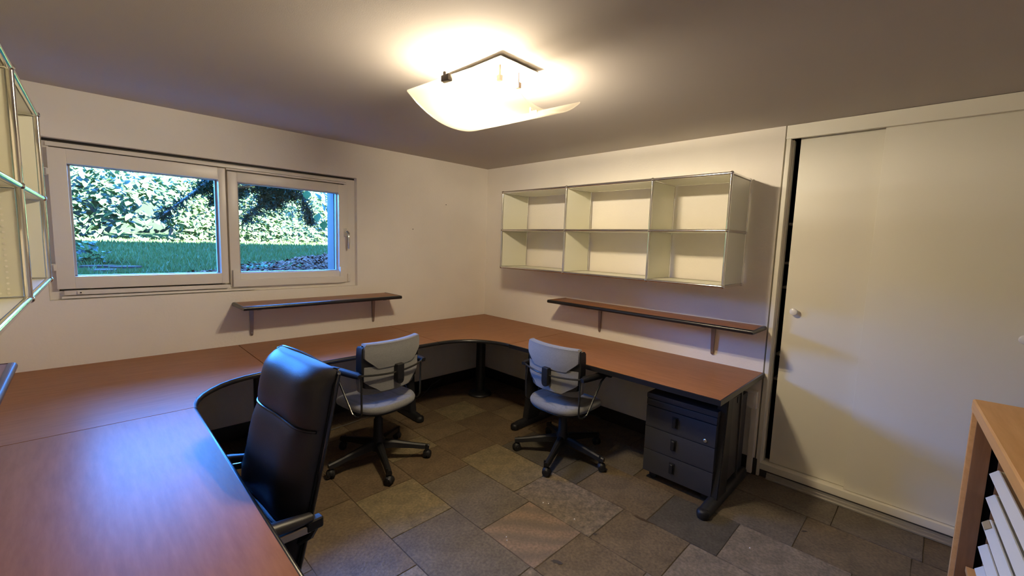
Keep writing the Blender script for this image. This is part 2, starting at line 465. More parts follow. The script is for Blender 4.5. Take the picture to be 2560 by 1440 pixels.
# left sash sits proud of the frame
sash = frame_ring('window_sash', -3.326, -2.468, 1.182, 1.998, -3.249, -2.512, 1.256, 1.915, .012, .1035, M['white_paint'], .005)
bm = bmesh.new()
for a, b in [((-3.252, .07, 1.25), (-3.238, .10, 1.92)), ((-2.523, .07, 1.25), (-2.509, .10, 1.92)), ((-3.252, .07, 1.246), (-2.509, .10, 1.259)), ((-3.252, .07, 1.912), (-2.509, .10, 1.925))]:
    box_into(bm, a, b)
finish('glazing_bead', bm, M['bead'], sash)
box('pane', (-3.252, .082, 1.25), (-2.509, .088, 1.92), M['glass'], sash)
# right sash, set back, with a bead step round the glass
sash2 = frame_ring('window_sash', -2.452, -1.566, 1.152, 1.985, -2.390, -1.648, 1.252, 1.915, .038, .1035, M['white_paint'], .005)
bm = bmesh.new()
for a, b in [((-2.398, .05, 1.245), (-2.383, .11, 1.92)), ((-1.656, .075, 1.245), (-1.642, .11, 1.92)), ((-2.398, .05, 1.244), (-1.642, .11, 1.258)), ((-2.398, .05, 1.908), (-1.642, .11, 1.922))]:
    box_into(bm, a, b, .003)
finish('glazing_bead', bm, M['bead'], sash2)
box('pane', (-2.39, .092, 1.25), (-1.648, .098, 1.92), M['glass'], sash2)
# hardware covers along the bottom of the right sash
bm = bmesh.new()
box_into(bm, (-2.440, .010, 1.152), (-1.62, .038, 1.205), .004); box_into(bm, (-2.440, .014, 1.20), (-2.398, .038, 1.275), .004)
box_into(bm, (-1.648, .016, 1.155), (-1.592, .038, 1.285), .004)
finish('slide_cover', bm, M['white_paint'], win)
bm = bmesh.new(); box_into(bm, (-1.580, .022, 1.155), (-1.560, .046, 1.225), .008, 3)
finish('slide_catch', bm, M['white_paint'], win)
box('mullion', (-2.50, .085, 1.168), (-2.40, .13, 2.012), M['white_paint'], win, .003)
# running rails above and below
box('top_rail', (-3.33, .030, 2.006), (-1.585, .050, 2.028), M['white_paint'], win, .003)
box('top_rail', (-2.46, .026, 1.992), (-1.585, .046, 2.004), M['white_paint'], win, .003)
box('bottom_rail', (-3.30, .012, 1.146), (-2.47, .046, 1.172), M['white_paint'], win, .003)
box('bottom_rail', (-3.31, .020, 1.124), (-2.30, .046, 1.138), M['white_paint'], win, .003)
b = box('rail_stop', (-3.245, .004, 1.150), (-3.215, .014, 1.168), M['white_paint'], win, .003)
lathe('rail_screw', [(.004, 0), (.004, .003), (0, .003)], M['edge'], win, 8, T(-3.23, .004, 1.159) @ Rx(PI / 2))
for z in (1.86, 1.31):
    bm = bmesh.new(); box_into(bm, (-3.350, .018, z - .022), (-3.326, .046, z + .022), .003); box_into(bm, (-3.334, .006, z - .018), (-3.322, .03, z + .018), .003)
    finish('hinge', bm, M['white_paint'], win)
# handle
hd = box('window_handle', (-1.608, .026, 1.545), (-1.584, .040, 1.617), M['steel'], win, .004)
tube('lever', [(-1.596, .030, 1.590), (-1.596, -.012, 1.588), (-1.592, -.022, 1.575), (-1.590, -.022, 1.50), (-1.590, -.018, 1.445)], [.009, .010, .011, .010, .008], M['chrome'], hd, 10)
# outside jamb board and sill
bm = bmesh.new(); box_into(bm, (OX1 - .002, .105, 1.2), (OX1 + .05, .262, 1.96), .002); box_into(bm, (OX0 - .05, .105, 1.2), (OX0 + .002, .262, 1.96), .002)
finish('outer_jamb', bm, M['outer_white'], win)
bm = bmesh.new(); box_into(bm, (-1.662, .115, 1.2), (-1.640, .135, 1.96), .002)
finish('shutter_guide', bm, M['outer_white'], win)
box('window_sill', (OX0 - .04, .105, 1.205), (OX1 + .04, .30, 1.243), M['outer_white'], win, .004)

# ------------------------------------------------------------------ garden
def gz(x, y):
    z = 1.10 + .064 * max(y, 0)
    d = (x + 2.9) * .9 - (y - .6) * 1.0      # mulch side is positive
    z += .05 * max(0, min(1, (d + .15) / .8))
    return z
bm = bmesh.new()
nx, ny = 60, 60
V = [[bm.verts.new((-9 + 15 * i / nx, .236 + 8.2 * j / ny, gz(-9 + 15 * i / nx, .236 + 8.2 * j / ny))) for j in range(ny + 1)] for i in range(nx + 1)]
for i in range(nx):
    for j in range(ny): bm.faces.new((V[i][j], V[i + 1][j], V[i + 1][j + 1], V[i][j + 1]))
setp(finish('garden_ground', bm, mat('garden_soil', (0.012, 0.014, 0.004), 0.95, spec=0.0, var=(3, .4))), 'sloping garden ground outside the window', kind='structure')

def is_mulch(x, y): return (x + 2.9) * .9 - (y - .6) > .05 * math.sin(x * 7) - .05
def is_stone(x, y): return ((x + 3.04) / .26) ** 2 + ((y - 1.55) / .3) ** 2 < 1
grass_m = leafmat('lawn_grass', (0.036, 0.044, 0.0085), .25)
verts, faces = [], []
rg = random.Random(11)
cnt = 0
while cnt < 42000:
    x, y = rg.uniform(-5.2, 2.2), .55 + 4.4 * rg.random() ** 1.2
    if is_mulch(x, y) or (is_stone(x, y) and rg.random() < .93): continue
    z = gz(x, y); h = rg.uniform(.025, .065); a = rg.uniform(0, 2 * PI); w = .005 + .0012 * y
    lx, ly = rg.uniform(-.03, .03), rg.uniform(-.03, .03)
    k = len(verts)
    verts += [(x - w * math.cos(a), y - w * math.sin(a), z - .005), (x + w * math.cos(a), y + w * math.sin(a), z - .005), (x + lx, y + ly, z + h)]
    faces.append((k, k + 1, k + 2)); cnt += 1
me = bpy.data.meshes.new('lawn_grass'); me.from_pydata(verts, [], faces); me.materials.append(grass_m)
setp(link('lawn_grass', me), 'shaded green lawn grass outside the window', 'grass', kind='stuff')

verts, faces = [], []
cnt = 0
while cnt < 11000:
    x, y = rg.uniform(-2.9, 2.4), rg.uniform(.30, 5.0)
    if not is_mulch(x, y): continue
    z = gz(x, y) + rg.uniform(0, .03)
    l, w, t = rg.uniform(.015, .05), rg.uniform(.006, .016), .004
    mt = T(x, y, z) @ Rz(rg.uniform(0, 6.3)) @ Ry(rg.uniform(-.7, .7)) @ Rx(rg.uniform(-.6, .6))
    k = len(verts)
    for dx, dy, dz in ((-l, -w, 0), (l, -w * .7, 0), (l, w, 0), (-l, w * .6, 0), (0, 0, t + .006)):
        verts.append(tuple(mt @ Vector((dx, dy, dz))))
    faces += [(k, k + 1, k + 4), (k + 1, k + 2, k + 4), (k + 2, k + 3, k + 4), (k + 3, k, k + 4)]
    cnt += 1
me = bpy.data.meshes.new('bark_mulch'); me.from_pydata(verts, [], faces)
me.materials.append(mat('bark_mulch', (0.060, 0.022, 0.0115), .9, spec=0.06, var=(9, .7)))
setp(link('bark_mulch', me), 'dark bark mulch bed on the slope outside the window', 'mulch', kind='stuff')

# flat stones in the lawn
for i, (x, y, sx, sy, r) in enumerate([(-3.10, 1.42, .11, .10, .3), (-2.95, 1.62, .13, .09, -.1), (-3.12, 1.70, .12, .08, .2)]):
    bm = bmesh.new()
    pl = [(sx * math.cos(a) * rg.uniform(.85, 1.1), sy * math.sin(a) * rg.uniform(.85, 1.1)) for a in [2 * PI * k / 9 for k in range(9)]]
    prism_into(bm, pl, -.03, .012, .006)
    o = finish('stepping_stone', bm, mat('blue_grey_stone', (0.034, 0.017, 0.0115), .9, spec=0.03, var=(12, .25)))
    o.location = (x, y, gz(x, y)); o.rotation_euler = (0, 0, r)
    setp(o, ['flat stepping stone in the lawn, the nearest to the window', 'flat stepping stone in the lawn, on the right behind the nearest', 'flat stepping stone in the lawn, beside the small dark plant'][i], 'stone', 'stepping stones in the lawn')

def leaf_mesh(name, m, L=1.0, W=.62):
    """a folded, pointed leaf along +Y, unit length"""
    pr = [(0, 0), (.18, .55), (.42, 1.0), (.68, .8), (.88, .38), (1, 0)]
    vs, fs = [], []
    for t, w in pr:
        b = -.10 * t * t
        vs += [(-w * W / 2, t * L, b + .10 * w), (0, t * L, b), (w * W / 2, t * L, b + .10 * w)]
    for i in range(len(pr) - 1):
        k = i * 3
        fs += [(k, k + 1, k + 4, k + 3), (k + 1, k + 2, k + 5, k + 4)]
    me = bpy.data.meshes.new(name); me.from_pydata(vs, [], fs); me.materials.append(m); me.shade_smooth()
    return me, vs, fs

leafA = leafmat('leaf_blue_green', (0.033, 0.050, 0.0140), .3)
leafB = leafmat('leaf_yellow_green', (0.044, 0.058, 0.0125), .4)
leafC = leafmat('leaf_dark_green', (0.012, 0.018, 0.004), .25)

def leaf_orient(rg, face=1.0):
    # leaf normals mostly up and towards the sun side (-y)
    return Rz(rg.uniform(0, 2 * PI)) @ Rx(rg.uniform(-.5, .5)) @ Ry(rg.uniform(-.5, .5))

def shrub(label, x0, x1, y0, y1, zt, n_obj, n_more, size, m, seed, wood_n=5, gap=None):
    rg = random.Random(seed)
    base = ((x0 + x1) / 2, (y0 + y1) / 2)
    root = thing('leafy_shrub', label, 'shrub', (base[0], base[1], gz(*base)), 0, 'sunlit shrubs behind the lawn')
    g0 = gz(*base)
    for k in range(wood_n):
        bm = bmesh.new()
        bx = rg.uniform(x0, x1) - base[0]
        pts = [(bx, 0, -.05)]
        x, y, z = bx, 0, 0
        while z < zt - g0 - .35:
            x += rg.uniform(-.12, .12); y += rg.uniform(-.08, .08); z += .3
            pts.append((x, y, z))
        tube_into(bm, pts, [max(.006, .024 - .004 * i) for i in range(len(pts))], 6)
        finish('stem', bm, M['bark'], root)
    me, vs, fs = leaf_mesh('leaf', m)
    def place(near):
        while True:
            x = rg.uniform(x0, x1); z = g0 + .02 + (zt - g0) * rg.random()
            y = rg.uniform(y0, y0 + .18) if near else y0 + .1 + (y1 - y0) * rg.random()
            if gap and gap(x, z) and rg.random() < .9: continue
            break
        y += .16 * math.sin(x * 3.1) + .1 * math.sin(z * 5 + x * 2)
        s = size * rg.uniform(.65, 1.25)
        tilt = rg.uniform(.15, 1.15)
        q = Rz(rg.gauss(PI, .9)) @ Rx(-tilt + .25) @ Ry(rg.uniform(-.55, .55))
        return T(x - base[0], y - base[1], z - g0) @ q @ Matrix.Scale(s, 4)
    for k in range(n_obj):
        o = link('leaf', me, root); o.matrix_local = place(True)
    V, F = [], []
    for k in range(n_more):
        mt = place(rg.random() < .35); b = len(V)
        V += [tuple(mt @ Vector(v)) for v in vs]; F += [tuple(i + b for i in f) for f in fs]
    m2 = bpy.data.meshes.new('foliage'); m2.from_pydata(V, [], F); m2.materials.append(m); m2.shade_smooth()
    setp(link('foliage', m2, root), kind='stuff')
    return root
M['bark'] = mat('brown_bark', (0.07, 0.05, 0.035), .9, bump=(40, .4))
gapA = lambda x, z: z < 1.95 and -3.0 < x < -2.1 and (z < 1.66 or abs(x + 2.5) < .15)
shrub('big-leaved sunlit shrub filling the left window pane', -6.2, -2.15, 4.35, 5.2, 2.40, 290, 4600, .125, leafA, 21, 8, gapA)
shrub('sunlit shrub with fine leaves between the two window panes', -2.15, -.75, 4.45, 5.2, 2.40, 250, 2300, .095, leafB, 22, 4)
shrub('sunlit shrub at the right edge of the right window pane', -.75, 2.4, 4.45, 5.2, 2.40, 280, 2600, .10, leafB, 23, 6)
setp(box('garden_wall', (-9, 6.4, 1.3), (6, 6.6, 2.75), mat('shade_tinted_wall', (0.006, 0.0065, 0.0028), .9, spec=0.0, var=(5, .15))), 'grey-green garden wall behind the shrubs, darkened to look shaded', 'wall', kind='structure')  # wall colour taken near black to stand in for shade behind the shrubs

# hanging conifer boughs
def bough(label, paths, n, seed, r0=.018, spread=.14):
    rg = random.Random(seed)
    root = thing('conifer_bough', label, 'branch', paths[0][0])
    o0 = Vector(paths[0][0])
    bm = bmesh.new()
    V, F = [], []
    for P in paths:
        P = [Vector(p) - o0 for p in P]
        tube_into(bm, P, [r0 * (1 - .7 * i / (len(P) - 1)) for i in range(len(P))], 6)
        for k in range(n):
            t = rg.random() * (len(P) - 1); i = min(int(t), len(P) - 2); c = P[i].lerp(P[i + 1], t - i)
            d = Vector((rg.gauss(0, 1), rg.gauss(0, .8), rg.gauss(-.55, .7))).normalized()
            l = spread * rg.uniform(.5, 1.3)
            s = d.cross(Vector((0, 1, .2))).normalized() * .005
            b = len(V)
            # a twig with short needles
            for q in range(7):
                p0 = c + d * l * q / 7
                nd = (d + Vector((rg.gauss(0, .8), rg.gauss(0, .8), rg.gauss(0, .8)))).normalized() * .05
                w = nd.cross(Vector((rg.gauss(0, 1), rg.gauss(0, 1), rg.gauss(0, 1)))).normalized() * .0065
                b = len(V)
                V += [tuple(p0 - w), tuple(p0 + w), tuple(p0 + nd)]
                F.append((b, b + 1, b + 2))
    finish('bough_wood', bm, M['bark'], root)
    me = bpy.data.meshes.new('needles'); me.from_pydata(V, [], F); me.materials.append(leafmat('conifer_needles', (0.008, 0.010, 0.0022), .2))
    setp(link('needles', me, root), kind='stuff')
bough('dark conifer bough hanging across the right window pane',
      [[(-1.2, 2.5, 2.75), (-1.45, 2.55, 2.3), (-1.55, 2.6, 1.95), (-1.75, 2.6, 1.72)], [(-1.3, 2.6, 2.5), (-1.1, 2.6, 2.2), (-1.0, 2.6, 1.95), (-.90, 2.65, 1.70)],
       [(-1.45, 2.55, 2.3), (-1.75, 2.6, 2.12), (-2.0, 2.6, 1.92)], [(-1.35, 2.6, 2.4), (-1.4, 2.65, 2.15), (-1.35, 2.65, 1.95)], [(-1.2, 2.6, 2.5), (-1.6, 2.7, 2.35), (-1.9, 2.7, 2.2)],
       [(-1.1, 2.6, 2.5), (-1.25, 2.6, 2.25), (-1.2, 2.6, 2.05)], [(-1.5, 2.6, 2.5), (-1.55, 2.6, 2.25), (-1.5, 2.6, 2.0)], [(-1.3, 2.55, 2.5), (-1.3, 2.6, 2.2), (-1.45, 2.6, 1.95)]], 420, 31)
bough('dark conifer bough slanting down across the left window pane',
      [[(-1.8, 2.5, 2.6), (-2.02, 2.55, 2.25), (-2.3, 2.6, 1.97), (-2.6, 2.6, 1.68)], [(-1.95, 2.55, 2.4), (-2.12, 2.6, 2.2), (-2.15, 2.6, 2.05)], [(-1.85, 2.6, 2.3), (-2.0, 2.65, 2.1), (-2.05, 2.65, 1.9)]], 320, 32, .03, .10)
# broad leaves close to the window on the right
root = thing('leafy_branch', 'branch with broad green leaves hanging close outside the right pane', 'branch', (-1.25, 1.35, 2.6))
tube('stem', [(0, 0, 0), (-.02, 0, -.35), (.0, -.02, -.6), (.03, -.03, -.85)], [.008, .007, .005, .003], M['bark'], root, 6)
me, _, _ = leaf_mesh('leaf', leafmat('leaf_mid_green', (0.022, 0.034, 0.0055), .4), 1, .8)
rb = random.Random(5)
for (dx, dz) in [(-.10, -.58), (.02, -.57), (.08, -.62), (-.03, -.68), (.06, -.72), (-.06, -.80), (.05, -.83), (.10, -.77), (.0, -.88), (-.17, -.56), (.12, -.66)]:
    o = link('leaf', me, root)
    o.matrix_local = T(dx, rb.uniform(-.05, .05), dz) @ Rz(rb.uniform(2.2, 4.2)) @ Rx(-.9 + rb.uniform(-.3, .3)) @ Matrix.Scale(.11, 4)
root = thing('low_plant', 'small dark plant in the lawn at the lower left of the window', 'plant', (-3.19, 1.95, gz(-3.19, 1.95)))
me, _, _ = leaf_mesh('leaf', leafC, 1, .7)
for k in range(60):
    o = link('leaf', me, root)
    a = rb.uniform(0, 6.3); r = rb.uniform(0, .16)
    o.matrix_local = T(r * math.cos(a), r * math.sin(a), rb.uniform(.0, .2)) @ Rz(rb.uniform(0, 6.3)) @ Rx(rb.uniform(-.2, .9)) @ Matrix.Scale(rb.uniform(.05, .09), 4)
root = thing('low_plant', 'low green plant on the mulch below the right window pane', 'plant', (-1.95, .95, gz(-1.95, .95)))
me, _, _ = leaf_mesh('leaf', leafA, 1, .6)
for k in range(60):
    o = link('leaf', me, root)
    o.matrix_local = T(rb.uniform(-.2, .25), rb.uniform(-.15, .15), rb.uniform(.0, .07)) @ Rz(rb.uniform(0, 6.3)) @ Rx(rb.uniform(-.2, .9)) @ Matrix.Scale(rb.uniform(.03, .06), 4)

# ------------------------------------------------------------------ built-in wardrobe
wd = thing('sliding_wardrobe', 'built-in wardrobe with white sliding doors along the right wall', 'wardrobe', (0.05, -3.8, 0))
def W(x, y, z): return (x - .05, y + 3.8, z)
box('header_panel', W(-.006, WF + .005, 2.25), W(.02, -2.858, 2.333), M['white_door'], wd, .002)
bm = bmesh.new(); box_into(bm, W(-.004, -2.885, 0.0), W(.10, -2.860, 2.25), .003); box_into(bm, W(.045, -2.893, 0.09), W(.10, -2.883, 2.25), .002)
finish('jamb', bm, M['white_door'], wd)
def sliding_door(y0, y1, x, ky=None):
    d = box('sliding_door', W(x, y0, .096), W(x + .022, y1, 2.262), M['white_door'], wd, .004)
    if ky is not None:
        lathe('knob', [(.008, 0), (.008, .012), (.012, .018), (.021, .024), (.0235, .030), (.021, .036), (.012, .040), (0, .041)], M['knob'], d, 20, T(*W(x, ky[0], ky[1])) @ Ry(-PI / 2))
    return d
sliding_door(-3.62, -2.926, .060, (-2.985, 1.152))
sliding_door(-4.06, -3.338, .026, (-3.955, 1.150))
sliding_door(WF + .01, -4.02, .060)
bm = bmesh.new(); box_into(bm, W(.0, WF + .005, .050), W(.11, -2.886, .093), .002)
finish('floor_rail', bm, M['white_door'], wd)
bm = bmesh.new(); box_into(bm, W(.006, WF + .005, .0), W(.11, -2.886, .052))
finish('plinth', bm, M['legpanel'], wd)
bm = bmesh.new(); box_into(bm, W(-.018, WF + .005, .0), W(.014, -2.93, .010), .002); box_into(bm, W(-.008, WF + .005, .008), W(-.002, -2.93, .026), .001); box_into(bm, W(-.001, WF + .005, .008), W(.007, -2.93, .040), .001)
finish('track_profile', bm, M['alu'], wd)
# shelf ends visible in the door gap
for z in (.62, .80, 1.28, 1.45, 1.72):
    box('shelf', W(.26, -3.5, z), W(.60, -2.86, z + .018), M['white_door'], wd)

# ------------------------------------------------------------------ desks
ZT = .72
TH = .026
EDGE_PROF = []
for k in range(9):
    a = -PI / 2 + PI * k / 8
    EDGE_PROF.append((.014 * math.cos(a), .015 * math.sin(a)))
EDGE_PROF = [(-.012, -.015)] + EDGE_PROF + [(-.012, .015)]

def edge_band(bm, pts):
    # pts run along the front edge; outside is to the right of travel
    tube_into(bm, [(x, y, ZT - .0155) for x, y in pts], 1.0, prof=EDGE_PROF)

def arc(cx, cy, r, a0, a1, n=14):
    return [(cx + r * math.cos(a0 + (a1 - a0) * i / n), cy + r * math.sin(a0 + (a1 - a0) * i / n)) for i in range(n + 1)]

def desk(label, poly, front, m):
    c = (sum(p[0] for p in poly) / len(poly), sum(p[1] for p in poly) / len(poly))
    d = thing('desk', label, 'desk', (c[0], c[1], 0), 0)
    d['group'] = 'cherry desk units'
    sh = lambda ps: [(x - c[0], y - c[1]) for x, y in ps]
    prism('tabletop', sh(poly), ZT - TH, ZT, m, d, bev=.0012)
    bm = bmesh.new(); edge_band(bm, sh(front)); finish('edge_band', bm, M['edge'], d)
    return d, c

def t_leg(d, c, along, pos, s, back=.06, foot=.78, panel=(.30, .60)):
    """cantilever leg: along 'x' = runs in -x from the right wall at y=pos; 'y' = runs in -y from the back wall at x=pos; 'w' = runs +x from left wall"""
    if along == 'x': mt = T(-c[0], pos - c[1], 0) @ Rz(PI)
    elif along == 'y': mt = T(pos - c[0], -c[1], 0) @ Rz(-PI / 2)
    else: mt = T(WL - c[0], pos - c[1], 0)
    # local: +X away from the wall
    lg = None
    bm = bmesh.new()
    prism_into(bm, [(panel[1] - .12, .05), (panel[1] + .03, .05), (panel[1], .25), (panel[1] - .02, ZT - TH - .03), (panel[1] - .11, ZT - TH - .03)], -.03, .03, .006, mt @ Rx(PI / 2))
    lg = finish('leg', bm, M['black'], d)
    bm = bmesh.new()
    prism_into(bm, [(panel[0] - .03, .10), (panel[1] - .10, .10), (panel[1] - .09, ZT - TH - .06), (panel[0], ZT - TH - .06)], -.012, .012, .003, mt @ Rx(PI / 2))
    prism_into(bm, [(panel[0] - .05, .05), (panel[0] - .022, .05), (panel[0] + .008, ZT - TH - .04), (panel[0] - .02, ZT - TH - .04)], -.02, .02, .004, mt @ Rx(PI / 2))
    finish('leg_cover', bm, M['legpanel'], lg)
    bm = bmesh.new(); box_into(bm, (panel[0] + .03, -.016, .585), (panel[0] + .06, .016, .625), .002, rot=mt)
    finish('cable_port', bm, M['edge'], lg)
    # foot bar: rounded tapered profile
    bm = bmesh.new()
    prof = [(-1, -1), (1, -1), (1.0, .2), (.7, .8), (.3, 1), (-.3, 1), (-.7, .8), (-1.0, .2)]
    pts = [(back, 0, .030), (back + .03, 0, .034), (panel[1], 0, .036), (foot - .05, 0, .032), (foot - .01, 0, .028)]
    tube_into(bm, [mt @ Vector(p) for p in pts], [.024, .032, .034, .032, .026], prof=[(a, b * .85) for a, b in prof])
    ft = finish('foot', bm, M['black'], d)
    bm = bmesh.new()
    lathe_into(bm, [(.026, .003), (.034, .006), (.036, .018), (.036, .032), (.031, .044), (.018, .051), (0, .053)], 20, mt @ T(foot - .018, 0, 0))
    finish('foot_cap', bm, M['plastic'], ft)
    bm = bmesh.new(); box_into(bm, (.10, -.02, ZT - TH - .034), (.70, .02, ZT - TH - .001), .004, rot=mt)
    finish('support_arm', bm, M['black'], d)

G = .0018
# right desk along the right wall
dB, cB = desk('long cherry desk under the chrome wall shelves, with the drawer unit beneath', [(-.001, -2.852), (-.79, -2.852), (-.79, -1.215 - G), (-.001, -1.215 - G)], [(-.790, -1.217), (-.790, -2.852), (-.006, -2.852)][::-1], M['desk_y'])
t_leg(dB, cB, 'x', -2.80, 1)
t_leg(dB, cB, 'x', -1.262, 1, foot=.765)
# corner desk
arcB = arc(-1.203, -1.213, .413, PI / 2, 0)
dC, cC = desk('cherry corner desk with a concave front edge in the far room corner', [(-.001, -1.213)] + [(-.001, -.001), (-1.203, -.001)] + arcB, [(-1.203, -.80)] + arcB[1:-1] + [(-.79, -1.213)], M['desk'])
dC.children[1].parent = dC
# straight desk on the window wall
dA, cA = desk('straight cherry desk below the small shelf on the window wall', [(-1.206, -.001), (-2.428, -.001), (-2.428, -.80), (-1.206, -.80)], [(-2.428, -.80), (-1.206, -.80)], M['desk'])
t_leg(dA, cA, 'y', -1.255, 1, foot=.64, panel=(.24, .50))
t_leg(dA, cA, 'y', -2.395, 1, foot=.78, panel=(.34, .62))
# left corner desk
arcD = arc(-2.431, -1.253, .44, PI / 2, PI)
arcD = [(-2.431, -.806), (-2.50, -.809), (-2.589, -.828), (-2.66, -.858), (-2.715, -.895), (-2.771, -.952), (-2.817, -1.012), (-2.850, -1.08), (-2.870, -1.15), (-2.877, -1.206)]
dD, cD = desk('cherry corner desk with a concave front edge under the left part of the window', [(-2.431, -.001), (WL + .001, -.001), (WL + .001, -1.206)] + arcD[::-1], arcD[::-1], M['desk'])
# desk at the left wall
dE, cE = desk('cherry desk nearest the viewer along the left wall', [(WL + .001, -1.209), (WL + .001, -2.80), (-2.879, -2.80), (-2.879, -1.209)], [(WL + .01, -2.80), (-2.879, -2.80), (-2.879, -1.209)], M['desk_y'])
t_leg(dE, cE, 'w', -1.27, 1); t_leg(dE, cE, 'w', -2.74, 1)
# round columns of the corner desks
def column(d, c, x, y):
    bm = bmesh.new(); lathe_into(bm, [(.046, .03), (.046, ZT - TH - .012), (.085, ZT - TH - .008), (.085, ZT - TH - .001)], 24, T(x - c[0], y - c[1], 0))
    lg = finish('leg', bm, M['black'], d)
    bm = bmesh.new(); lathe_into(bm, [(.112, .002), (.118, .010), (.112, .024), (.06, .034), (.046, .05)], 28, T(x - c[0], y - c[1], 0))
    finish('base_disc', bm, M['black'], lg)
column(dC, cC, -.43, -.45)
column(dD, cD, -3.25, -.45)

# ------------------------------------------------------------------ drawer unit
pd = thing('drawer_unit', 'black three-drawer pedestal on castors under the right end of the long desk', 'drawer unit', (-.355, -2.57, 0))
PX, PY = .275, .222   # half depth, half width
box('carcass', (-PX + .02, -PY, .058), (PX, PY, .578), M['pedestal'], pd, .004)
box('top_panel', (-PX, -PY - .002, .556), (PX, PY + .002, .590), M['pedestal'], pd, .006)
zs = [.058, .212, .366, .508]
for k in range(3):
    dr = box('drawer', (-PX, -PY + .001, zs[k] + .0022), (-PX + .024, PY - .001, zs[k + 1] - .0022), M['pedestal'], pd, .003)
    zc = (zs[k] + zs[k + 1]) / 2 + .008
    bm = bmesh.new(); box_into(bm, (-PX - .018, .014, zc - .030), (-PX + .002, .038, zc + .030), .009, 3)
    box_into(bm, (-PX - .004, .008, zc - .036), (-PX + .001, .044, zc + .036), .002)
    finish('handle', bm, M['plastic'], dr)
    if k == 2:
        lathe('lock', [(.0105, 0), (.0105, .005), (.008, .007), (.003, .0075), (.003, .004), (0, .004)], M['steel'], dr, 16, T(-PX, -PY + .058, zs[2] + .030) @ Ry(-PI / 2))
box('pencil_drawer', (-PX, -PY + .001, .511), (-PX + .024, PY - .001, .553), M['pedestal'], pd, .003)
for sx in (-1, 1):
    for sy in (-1, 1):
        bm = bmesh.new()
        lathe_into(bm, [(0, -.011), (.024, -.011), (.027, -.006), (.027, .006), (.024, .011), (0, .011)], 16, T(sx * (PX - .06), sy * (PY - .05), .027) @ Ry(PI / 2))
        box_into(bm, (sx * (PX - .06) - .016, sy * (PY - .05) - .014, .030), (sx * (PX - .06) + .016, sy * (PY - .05) + .014, .060), .004)
        finish('castor', bm, M['plastic'], pd)

# ------------------------------------------------------------------ wall boxes by the wardrobe
ob = thing('power_box', 'white surface power box on the wall behind the right desk leg', 'power box', (-.001, -2.80, .53))
box('housing', (-.05, -.040, -.058), (0, .038, .058), M['white_paint'], ob, .004)
box('trunking', (-.030, -.044, -.52), (0, -.010, -.058), M['white_paint'], ob, .003)
box('cover', (-.055, -.030, -.046), (-.048, .028, .046), M['white_paint'], ob, .003)

# ------------------------------------------------------------------ chrome modular shelving
def shelving(label, cols, levels, depth, loc, rz, group, flip=1, dots=False):
    """front plane at local x=0, depth towards +x*flip; columns along -y from 0"""
    u = thing('chrome_shelf_unit', label, 'shelf unit', loc, rz, group)
    R = .0095
    ys = [0]
    for w in cols: ys.append(ys[-1] - w)
    xs = (0, depth * flip)
    tm = {}
    def tb(a, b):
        a, b = Vector(a), Vector(b)
        key = (round((b - a).x, 3), round((b - a).y, 3), round((b - a).z, 3))
        if key not in tm:
            o = tube('chrome_tube', [(0, 0, 0), b - a], R, M['chrome'], u, 12); tm[key] = o.data
        else: o = link('chrome_tube', tm[key], u)
        o.location = a
    bmesh_ball = None
    for x in xs:
        for y in ys:
            for z in levels:
                if bmesh_ball is None:
                    bm = bmesh.new(); bmesh.ops.create_uvsphere(bm, u_segments=14, v_segments=10, radius=.0135)
                    o = finish('ball_joint', bm, M['chrome'], u, smooth=3); bmesh_ball = o.data
                else: o = link('ball_joint', bmesh_ball, u)
                o.location = (x, y, z)
            for z0, z1 in zip(levels, levels[1:]): tb((x, y, z0), (x, y, z1))
        for y0, y1 in zip(ys, ys[1:]):
            for z in levels: tb((x, y0, z), (x, y1, z))
    for y in ys:
        for z in levels: tb((0, y, z), (depth * flip, y, z))
    xa, xb = sorted(xs)
    for y0, y1 in zip(ys, ys[1:]):
        for z in levels: box('panel', (xa + .010, y1 + .010, z - .006), (xb - .010, y0 - .010, z + .005), M['usm'], u, .002)
    for i, y in enumerate(ys):
        for z0, z1 in zip(levels, levels[1:]):
            box('panel', (xa + .010, y - .005, z0 + .010), (xb - .010, y + .005, z1 - .010), M['usm'], u, .002)
            if dots and i == 1:
                bm = bmesh.new()
                for k in range(17):
                    lathe_into_m(bm, .0034, (xb - .04, y - .0056, z0 + .035 + k * .0175))
                for k in range(12):
                    lathe_into_m(bm, .0034, (xb - .04 - k * .0175, y - .0056, z0 + .022))
                setp(finish('perforation', bm, M['dot'], u), kind='stuff')
    return u
def lathe_into_m(bm, r, c):
    vs = [bm.verts.new((c[0] + r * math.cos(2 * PI * k / 8), c[1], c[2] + r * math.sin(2 * PI * k / 8))) for k in range(8)]
    bm.faces.new(vs)
shelving('open chrome tube shelf unit with cream panels above the long desk', [.752, .752, .516], [1.306, 1.656, 2.006], .35, (-.382, -.655, 0), 0, 'chrome wall shelf units', 1)
shelving('chrome tube shelf unit at the left edge beside the window', [.75, .75], [1.312, 1.665, 2.016], .345, (-3.321, -.845, 0), math.radians(-1.3), 'chrome wall shelf units', -1, True)

